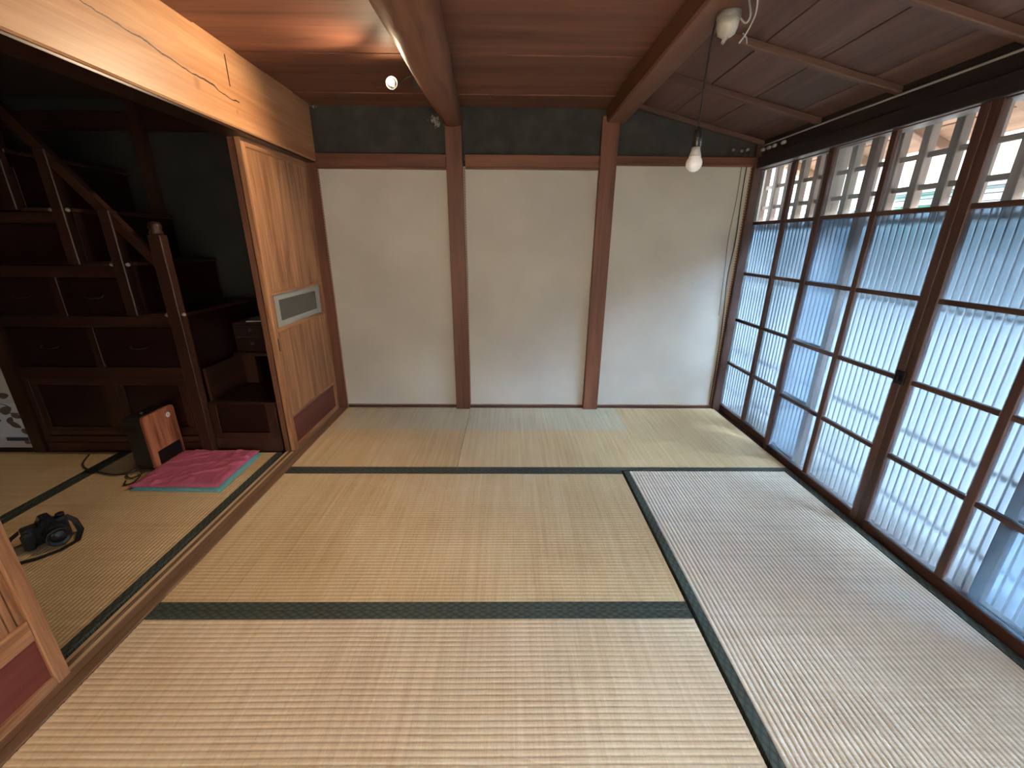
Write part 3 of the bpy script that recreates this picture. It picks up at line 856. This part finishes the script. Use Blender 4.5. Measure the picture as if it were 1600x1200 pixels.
# --- low step box and alcove with a little drawer chest
SB = empty('step_box', (-1.5, 2.5, 0), 'low dark panelled box with an open alcove beside the step chest', 'step box')
box('base_rail', -1.698, -1.322, yf + .006, yf + .024, .0, .090, W_chest('x'), SB)
box('frame_stile', -1.698, -1.655, yf + .006, yf + .024, .09, .298, W_chest('z'), SB)
box('frame_stile', -1.375, -1.322, yf + .006, yf + .024, .09, .298, W_chest('z'), SB)
box('frame_rail', -1.655, -1.375, yf + .006, yf + .024, .09, .120, W_chest('x'), SB)
box('front_panel', -1.655, -1.375, yf + .014, yf + .022, .12, .298, W_drawer('x'), SB)
box('top_board', -1.698, -1.322, yf + .004, 2.88, .298, .308, W_chest('x'), SB)
box('side_board', -1.694, -1.68, yf + .026, 2.88, .308, .50, W_chest('y'), SB)
box('back_post', -1.80 + .12, -1.72 + .12, 2.56, 2.60, .308, .50, W_chest('z'), SB)
box('shelf', -1.90 + .21, -1.322, 2.50, 2.88, .50, .52, W_chest('x'), SB)
TC = empty('small_drawer_chest', (-1.60, 2.65, .52), 'little dark chest with two knobbed drawers on the alcove shelf', 'small chest')
box('case', -1.688, -1.46, 2.545, 2.76, .521, .70, W_chest('x'), TC)
for z in (.530, .614):
    d = box('drawer', -1.678, -1.472, 2.536, 2.546, z, z + .076, W_drawer('x'), TC)
    lathe('knob', [(0, 0), (.007, 0), (.005, .006), (.010, .012), (.008, .018), (0, .019)], m_iron, d, (-1.575, 2.536, z + .045), (PI / 2, 0, 0), 12)
pb = box('paper_bundle', -1.62, -1.42, 2.56, 2.74, .7035, .712, plain('grey_paper', (.28, .28, .27), .7), None, .001,
         label='thin grey bundle of papers on the little drawer chest', cat='papers')
pb.rotation_euler = (0, 0, .2)

# --- leaf patterned fusuma screen and its post
post('dark_post', -2.757, -2.682, 2.19, 2.26, -.01, 2.19, W_chest('z'), 0, label='dark post between the leaf-patterned screen and the step chest', **ST)
FS = empty('door_10', (-3.15, 2.21, 0), label='white paper sliding screen printed with brown leaves', **ST)
box('frame_rail', -3.58, -2.757, 2.20, 2.225, 0, .022, W_chest('x'), FS)
box('paper', -3.58, -2.757, 2.206, 2.222, .022, 1.64, plain('white_screen_paper', (.48, .47, .45), .8, 0, .06, 5), FS, 0)
box('lower_paper', -3.58, -2.757, 2.2045, 2.206, .088, .30, plain('bluish_screen_paper', (.52, .57, .64), .8), FS, 0)
box('blue_bar', -2.90, -2.775, 2.2035, 2.2045, .066, .088, plain('navy_print', (.03, .035, .09), .8), FS, 0)
m_leaf = plain('brown_leaf_print', (.13, .085, .085), .8)
def leaf(cx, cz, L, wd, ang):
    pts = []
    n = 14
    for i in range(n):
        t = 2 * PI * i / n
        x = L / 2 * math.cos(t); z = wd / 2 * math.sin(t) * (1 - .35 * math.cos(t))
        pts.append((x * math.cos(ang) - z * math.sin(ang), x * math.sin(ang) + z * math.cos(ang)))
    vs = [(x, 0, z) for x, z in pts] + [(x, .0008, z) for x, z in pts]
    fs = [tuple(range(n)), tuple(range(n, 2 * n))[::-1]] + [(i, n + i, n + (i + 1) % n, (i + 1) % n) for i in range(n)]
    mesh('printed_leaf', vs, fs, m_leaf, FS, False, (cx, 2.2034, cz))
for a in ((-2.815, .345, .055, .034, 0.15), (-2.835, .258, .075, .045, .5), (-2.790, .222, .06, .032, -.3), (-2.815, .165, .062, .034, -.5), (-2.835, .195, .05, .035, .9),
          (-2.777, .125, .042, .03, -.9), (-2.757 - .03, .056, .035, .022, -.3), (-2.90, .30, .06, .035, .3), (-2.92, .20, .07, .04, -.2), (-2.98, .26, .06, .035, .8), (-3.05, .18, .06, .035, 0)):
    leaf(*a)
tube('printed_stem', [(-3.0, 2.2036, .215), (-2.88, 2.2036, .245), (-2.82, 2.2036, .240), (-2.77, 2.2036, .238)], .003, m_leaf, FS, 5, 4)
tube('printed_stem', [(-2.87, 2.2036, .30), (-2.82, 2.2036, .285), (-2.815, 2.2036, .25)], .0025, m_leaf, FS, 5, 4)

# ------------------------------------------------------------------ things in the side room
# cushion: teal pad with a pink cloth over it
def soft_pad(name, corners, z0, th, mat, nx, amp, seed, parent, wr=0.0):
    rr = random.Random(seed)
    c = sum((Vector(p) for p in corners), Vector((0, 0))) / 4
    A, B, C2, D = [Vector(p) for p in corners]
    ph = [rr.uniform(0, 6.28) for _ in range(6)]
    vs, fs = [], []
    n = nx
    def P(u, v): return (A * (1 - u) + B * u) * (1 - v) + (D * (1 - u) + C2 * u) * v
    for lay in (0, 1):
        for j in range(n + 1):
            for i in range(n + 1):
                u, v = i / n, j / n
                p = P(u, v)
                e = min(u, 1 - u, v, 1 - v)
                k = min(1, e / .06)
                h = th * (1 - (1 - k) ** 2) if lay else 0
                if lay:
                    q = Vector((u * 2.2 + v * .6 + ph[0], v * 2.6 - u * 1.4 + ph[1], ph[2]))
                    w1 = noise.noise(q) * .5 + .5
                    w2 = 1 - abs(noise.noise(Vector((q.x * 1.1 + .5 * w1, q.y * 2.8, ph[3])))) * 3.2
                    w3 = 1 - abs(noise.noise(Vector((q.x * 3.2, q.y * 1.0 + w1, ph[4])))) * 4.0
                    h += k * (amp * w1 + wr * (max(0, w2) ** 2 + .5 * max(0, w3) ** 2))
                vs.append((p.x - c.x, p.y - c.y, h + (.0006 if lay else 0)))
    m = n + 1
    for j in range(n):
        for i in range(n):
            q = (j * m + i, j * m + i + 1, (j + 1) * m + i + 1, (j + 1) * m + i)
            fs.append(q[::-1]); fs.append(tuple(m * m + t for t in q))
    ring = [i for i in range(m)] + [j * m + n for j in range(1, m)] + [n * m + i for i in range(n - 1, -1, -1)] + [j * m for j in range(n - 1, 0, -1)]
    for t in range(len(ring)):
        a, b2 = ring[t], ring[(t + 1) % len(ring)]
        fs.append((a, b2, m * m + b2, m * m + a))
    return mesh(name, vs, fs, mat, parent, True, (c.x, c.y, z0))
CU = empty('floor_cushion', (-1.64, 2.0, 0), 'folded pink cloth over a teal pad lying on the tatami by the heater', 'cushion')
mt, nt, b = nmat('pink_cloth')
n1 = N(nt, 'ShaderNodeTexNoise', i_Scale=260.0, i_Detail=2.0); nt.links.new(objco(nt), n1.inputs['Vector'])
nt.links.new(ramp(nt, n1.outputs[0], [(.3, (.42, .080, .150)), (.7, (.55, .140, .225))]), b.inputs['Base Color']); b.inputs['Roughness'].default_value = .9
bump(nt, b, n1.outputs[0], .3, .001)
soft_pad('teal_pad', [(-1.870, 1.792), (-1.412, 1.780), (-1.425, 2.170), (-1.868, 2.180)], .001, .014, plain('teal_cloth', (.12, .33, .33), .9, 0, .15, 120), 24, .001, 1, CU)
soft_pad('pink_cloth', [(-1.880, 1.800), (-1.436, 1.800), (-1.442, 2.186), (-1.872, 2.186)], .0165, .006, mt, 64, .004, 5, CU, .010)

# heater
HT = empty('fan_heater', (-1.94, 2.08, 0), 'upright black panel heater with a rounded wood-grain front standing on the tatami', 'heater')
def rounded_slab(name, y0, y1, z0, z1, x0, x1, r, mat, parent, seg=5):
    prof = []
    for (cy, cz, a0) in ((y1 - r, z1 - r, 0), (y0 + r, z1 - r, PI / 2), (y0 + r, z0 + r, PI), (y1 - r, z0 + r, 1.5 * PI)):
        for k in range(seg + 1):
            a = a0 + PI / 2 * k / seg
            prof.append((cy + r * math.cos(a), cz + r * math.sin(a)))
    return prism(name, prof, x0, x1, 'x', mat, parent)
m_blk = plain('black_plastic', (.010, .010, .011), .45)
rounded_slab('body', 1.985, 2.185, .006, .300, -1.985, -1.892, .014, m_blk, HT)
rounded_slab('front_panel', 1.980, 2.190, .004, .308, -1.892, -1.878, .020, wood('heater_veneer', (.20, .055, .025), (.50, .20, .105), 'z', .35, 2.2, 1.6, 0), HT)
rounded_slab('grille', 2.015, 2.172, .022, .098, -1.8785, -1.8765, .006, plain('black_grille', (.008, .008, .010), .3), HT)
for k in range(7):
    box('grille_slat', -1.8768, -1.8755, 2.022, 2.165, .030 + .009 * k, .034 + .009 * k, m_blk, HT, 0)
stk = lathe('sticker', [(0, 0), (.0145, 0), (.0145, .0008), (0, .0008)], plain('white_sticker', (.78, .80, .82), .5), HT, (-1.878, 2.140, .262), (0, PI / 2, 0), 20, smooth=False)
m_ink = plain('grey_ink', (.25, .28, .36), .6)
for (dy, dz, w, h) in ((-.004, .003, .009, .0028), (.003, -.003, .010, .0028), (0, .0075, .008, .0015)):
    box('sticker_print', -1.8772, -1.8766, 2.140 + dy - w / 2, 2.140 + dy + w / 2, .262 + dz - h / 2, .262 + dz + h / 2, m_ink, stk, 0) if False else \
        box('sticker_print', -1.8774, -1.8768, 2.140 + dy - w / 2, 2.140 + dy + w / 2, .262 + dz - h / 2, .262 + dz + h / 2, m_ink, HT, 0)
box('foot', -2.005, -1.885, 1.995, 2.175, 0.001, .008, m_blk, HT, .002)
lathe('knob', [(0, 0), (.012, 0), (.012, .012), (.009, .015), (0, .015)], m_blk, HT, (-1.94, 2.05, .300), (0, 0, 0), 14)
m_cord = plain('dark_brown_cord', (.035, .022, .016), .6)
tube('power_cord', [(-1.97, 1.978, .02), (-1.99, 1.94, .012), (-2.06, 1.93, .008), (-2.16, 1.955, .006), (-2.26, 1.99, .006), (-2.34, 2.05, .006), (-2.40, 2.15, .006)], .0045, m_cord, None,
     label='dark power cord trailing from behind the heater along the mat', cat='power cord')
tube('power_cord', [(-1.91, 1.975, .010), (-1.90, 1.93, .022), (-1.945, 1.90, .006), (-1.99, 1.925, .012), (-1.965, 1.965, .024), (-1.92, 1.93, .014), (-1.905, 1.86, .006), (-1.93, 1.84, .006), (-1.955, 1.875, .006)], .0038, m_cord, None,
     label='coiled dark cord bunched on the mat at the corner of the pink cushion', cat='power cord')

# DSLR camera lying on the mat
KM = empty('camera_on_mat', (-1.885, 1.44, 0.0), 'black photo camera with lens and strap lying on the tatami', 'camera', rot=(0, 0, 1.0))
KM.name = 'photo_camera'
m_cam = plain('camera_black', (.014, .014, .016), .4, 0, .2, 300)
m_gloss = plain('camera_gloss', (.012, .013, .018), .08)
def kbox(name, x0, x1, y0, y1, z0, z1, mt, parent=KM, bev=.006):
    return box(name, x0, x1, y0, y1, z0, z1, mt, parent, bev, world=False)
kbox('body', -.070, .060, -.025, .025, .004, .088, m_cam)
kbox('grip', -.078, -.042, -.048, -.015, .004, .080, plain('rubber_black', (.010, .010, .010), .75, 0, .3, 400), KM, .010)
# pentaprism
vs = [(-.026, -.030, .086), (.030, -.030, .086), (.030, .022, .086), (-.026, .022, .086), (-.014, -.034, .118), (.018, -.034, .118), (.016, .012, .116), (-.012, .012, .116)]
mesh('prism_hump', vs, [(0, 1, 5, 4), (1, 2, 6, 5), (2, 3, 7, 6), (3, 0, 4, 7), (4, 5, 6, 7), (3, 2, 1, 0)], m_gloss, KM, False, (0, 0, 0), False)
kbox('hot_shoe', -.008, .012, -.012, .008, .116, .120, plain('chest_iron', (.1, .1, .1), .3, .8), KM, .001)
lathe('mode_dial', [(0, 0), (.014, 0), (.014, .010), (.012, .012), (0, .012)], m_cam, KM, (.046, .002, .088), (0, 0, 0), 18, False)
lathe('shutter_button', [(0, 0), (.007, 0), (.007, .004), (0, .005)], plain('chest_iron', (.1, .1, .1), .3, .8), KM, (-.060, -.022, .082), (0, 0, 0), 14, False)
ln = lathe('lens', [(0, 0), (.036, 0), (.037, .012), (.034, .014), (.036, .018), (.036, .046), (.034, .048), (.0375, .052), (.0375, .074), (.034, .076), (.029, .070), (0, .066)], m_cam, KM, (.012, -.024, .045), (PI / 2, 0, 0), 28, False)
lathe('lens_glass', [(0, .006), (.012, .0045), (.022, .001), (.027, -.002), (.027, -.004), (0, -.004)], m_gloss, ln, (0, 0, .070), (0, 0, 0), 24, False)
lathe('lens_ring', [(.0378, .028), (.0382, .030), (.0382, .044), (.0378, .046), (.030, .046), (.030, .028)], plain('rubber_black', (.01, .01, .01), .75), ln, (0, 0, 0), (0, 0, 0), 28, False)
def strap(pts, w, mt, parent):
    vs, fs = [], []
    for i, p in enumerate(pts):
        p = Vector(p); q = Vector(pts[min(i + 1, len(pts) - 1)]) - Vector(pts[max(i - 1, 0)])
        s = Vector((-q.y, q.x, 0)).normalized() * w / 2
        for k, zz in ((-1, 0), (1, 0), (1, .0018), (-1, .0018)):
            vs.append(p + s * k + Vector((0, 0, zz)))
    for i in range(len(pts) - 1):
        for k in range(4):
            fs.append((4 * i + k, 4 * i + (k + 1) % 4, 4 * i + 4 + (k + 1) % 4, 4 * i + 4 + k))
    fs.append((0, 1, 2, 3)); n = 4 * (len(pts) - 1); fs.append((n + 3, n + 2, n + 1, n))
    mesh('strap', vs, fs, mt, parent, False, (0, 0, 0), False)
m_strap = plain('strap_black', (.013, .012, .011), .7)
strap([(-.072, .01, .075), (-.095, .012, .060), (-.125, .010, .030), (-.155, -.002, .006), (-.19, -.02, .003), (-.24, -.03, .003), (-.30, -.02, .003)], .034, m_strap, KM)
strap([(.060, .01, .074), (.078, -.01, .050), (.080, -.05, .015), (.055, -.105, .004), (.0, -.125, .003), (-.06, -.118, .003), (-.12, -.09, .003), (-.19, -.075, .003), (-.26, -.09, .003)], .022, m_strap, KM)

# ------------------------------------------------------------------ lights that hang in the room
PB = empty('pendant_bulb', (.648, 1.615, 1.86), 'unlit white globe light bulb hanging on a black cord in front of the cream wall', 'light bulb')
bx, by = .648, 1.615
tube('cord', [(bx + .012, by, 1.862), (bx + .004, by, 1.80), (bx, by, 1.70), (bx, by, 1.555)], .0028, m_black, PB, 8)
lathe('socket', [(0, .062), (.005, .062), (.006, .054), (.0135, .050), (.0155, .040), (.0155, .004), (.014, 0), (0, 0)], plain('black_bakelite', (.012, .012, .013), .3), PB, (bx, by, 1.494), (0, 0, 0), 24)
lathe('bulb_neck', [(0, .030), (.0135, .030), (.0150, .020), (.0205, .0), (0, .0)], plain('pale_grey_plastic', (.42, .42, .42), .4), PB, (bx, by, 1.464), (0, 0, 0), 28)
prof = [(0.0, -.0275)]
for k in range(1, 13):
    a = -PI / 2 + k / 13 * (PI * .80)
    prof.append((.0272 * math.cos(a), .0272 * math.sin(a)))
prof += [(.0206, .0215), (0, .0215)]
lathe('bulb_globe', prof, plain('opal_bulb', (.80, .81, .85), .25), PB, (bx, by, 1.4435), (0, 0, 0), 32)

RS = empty('ceiling_rosette', (.690, 1.60, 1.865), 'white porcelain cord rosette screwed under the squared beam', 'rosette')
lathe('base_disc', [(0, 0), (.034, 0), (.036, -.004), (.036, -.016), (.033, -.020), (0, -.020)], plain('grey_porcelain', (.17, .16, .145), .3), RS, (.690, 1.60, 1.8645), (0, 0, 0), 28)
lathe('cap', [(0, -.0), (.033, -.0), (.032, -.018), (.026, -.036), (.014, -.044), (.007, -.046), (0, -.046)], m_white, RS, (.690, 1.60, 1.8445), (0, 0, 0), 28)
tube('spout', [(.690, 1.60, 1.802), (.686, 1.597, 1.795), (.678, 1.592, 1.782)], [.008, .006, .004], m_white, RS, 8)
tube('wire_loop', [(.726, 1.60, 1.852), (.742, 1.59, 1.835), (.748, 1.58, 1.85), (.745, 1.60, 1.90), (.74, 1.63, 1.965)], .0032, m_cable, RS, 6)
tube('wire_loop', [(.750, 1.57, 1.93), (.762, 1.575, 1.86), (.752, 1.59, 1.815), (.735, 1.60, 1.785)], .0025, m_cable, RS, 6)
tube('wire_loop', [(.742, 1.60, 1.812), (.756, 1.60, 1.80), (.760, 1.60, 1.785)], .0022, m_cable, RS, 6)
tube('ceiling_cable', [(.745, 1.60, 1.955), (.80, 1.585, 1.945), (.86, 1.60, 1.930), (.93, 1.565, 1.918), (1.00, 1.50, 1.902), (1.03, 1.42, 1.896)], .0045, m_black, None, 8,
     label='dark cable sagging under the sloping boards from the rosette', cat='cable')

# lit clamp lamp on the log beam
LP = empty('clamp_lamp', (-.45, 2.28, 1.86), 'small lit clamp spotlight fixed to the left side of the crooked log beam', 'lamp')
lx, ly, lz = -.525, 2.207, 1.852
m_lamp = plain('lamp_dark_metal', (.05, .05, .05), .35, .6)
box('clamp', -.440, -.405, 2.26, 2.30, 1.855, 1.915, m_lamp, LP, .003)
tube('arm', [(-.435, 2.28, 1.895), (-.46, 2.285, 1.90), (-.50, 2.28, 1.88), (lx, 2.262, lz)], .004, m_lamp, LP, 8)
aim = (PI / 2, 0, .0)
lathe('lamp_shade', [(.010, -.062), (.014, -.060), (.016, -.03), (.022, -.010), (.026, .0), (.0255, .0), (.0212, -.011), (.0150, -.031), (.012, -.052), (.002, -.054)], m_lamp, LP, (lx, ly, lz), aim, 28)
mt = bpy.data.materials.new('lit_bulb'); mt.use_nodes = True; MATS['lit_bulb'] = mt
bb = mt.node_tree.nodes['Principled BSDF']; bb.inputs['Emission Color'].default_value = (1, .80, .52, 1); bb.inputs['Emission Strength'].default_value = 60
prof = [(0.0, -.013)]
for k in range(1, 10):
    a = -PI / 2 + k / 10 * PI
    prof.append((.0135 * math.cos(a), .0135 * math.sin(a)))
prof.append((0, .0135))
lathe('lit_bulb', prof, mt, LP, (lx, ly - .006, lz), aim, 20)
ld = bpy.data.lights.new('clamp_lamp_light', 'SPOT')
ld.energy = 13; ld.color = (1.0, .74, .46); ld.spot_size = math.radians(146); ld.spot_blend = .75; ld.shadow_soft_size = .012
lo = bpy.data.objects.new('clamp_lamp_light', ld); COL.objects.link(lo)
lo.location = (lx, ly - .030, lz); lo.rotation_euler = (-PI / 2, 0, 0)
lo.rotation_euler = Vector((-1.0, -1, -.85)).to_track_quat('-Z', 'Y').to_euler()

# ------------------------------------------------------------------ rear wall behind the camera, unseen paper screens added for extra daylight
wr2 = empty('wall_rear', (0, YR, 0), **ST)
box('plaster', -1.30, 1.70, YR - .08, YR, 1.70, 2.2, m_green, wr2, 0)
for (x0, x1) in ((-1.19, -1.10), (1.50, 1.66)):
    box('side_post', x0, x1, YR - .06, YR, -.05, 1.70, W_post('z'), wr2)
for k in range(3):
    x0 = -1.10 + k * .867
    r = empty('window_%d' % (k + 1), (x0 + .43, YR - .03, 0), label='added paper screen letting fill daylight in through the rear wall', **ST)
    box('stile', x0, x0 + .04, YR - .05, YR - .02, 0, 1.70, W_sash('z'), r)
    box('stile', x0 + .825, x0 + .865, YR - .05, YR - .02, 0, 1.70, W_sash('z'), r)
    for z in (0, .55, 1.10, 1.66):
        box('rail', x0 + .04, x0 + .825, YR - .05, YR - .02, z, z + .04, W_sash('x'), r)
    for z0, z1 in ((.04, .55), (.59, 1.10), (1.14, 1.66)):
        box('pane', x0 + .04, x0 + .825, YR - .037, YR - .033, z0, z1, G_paper, r, 0)
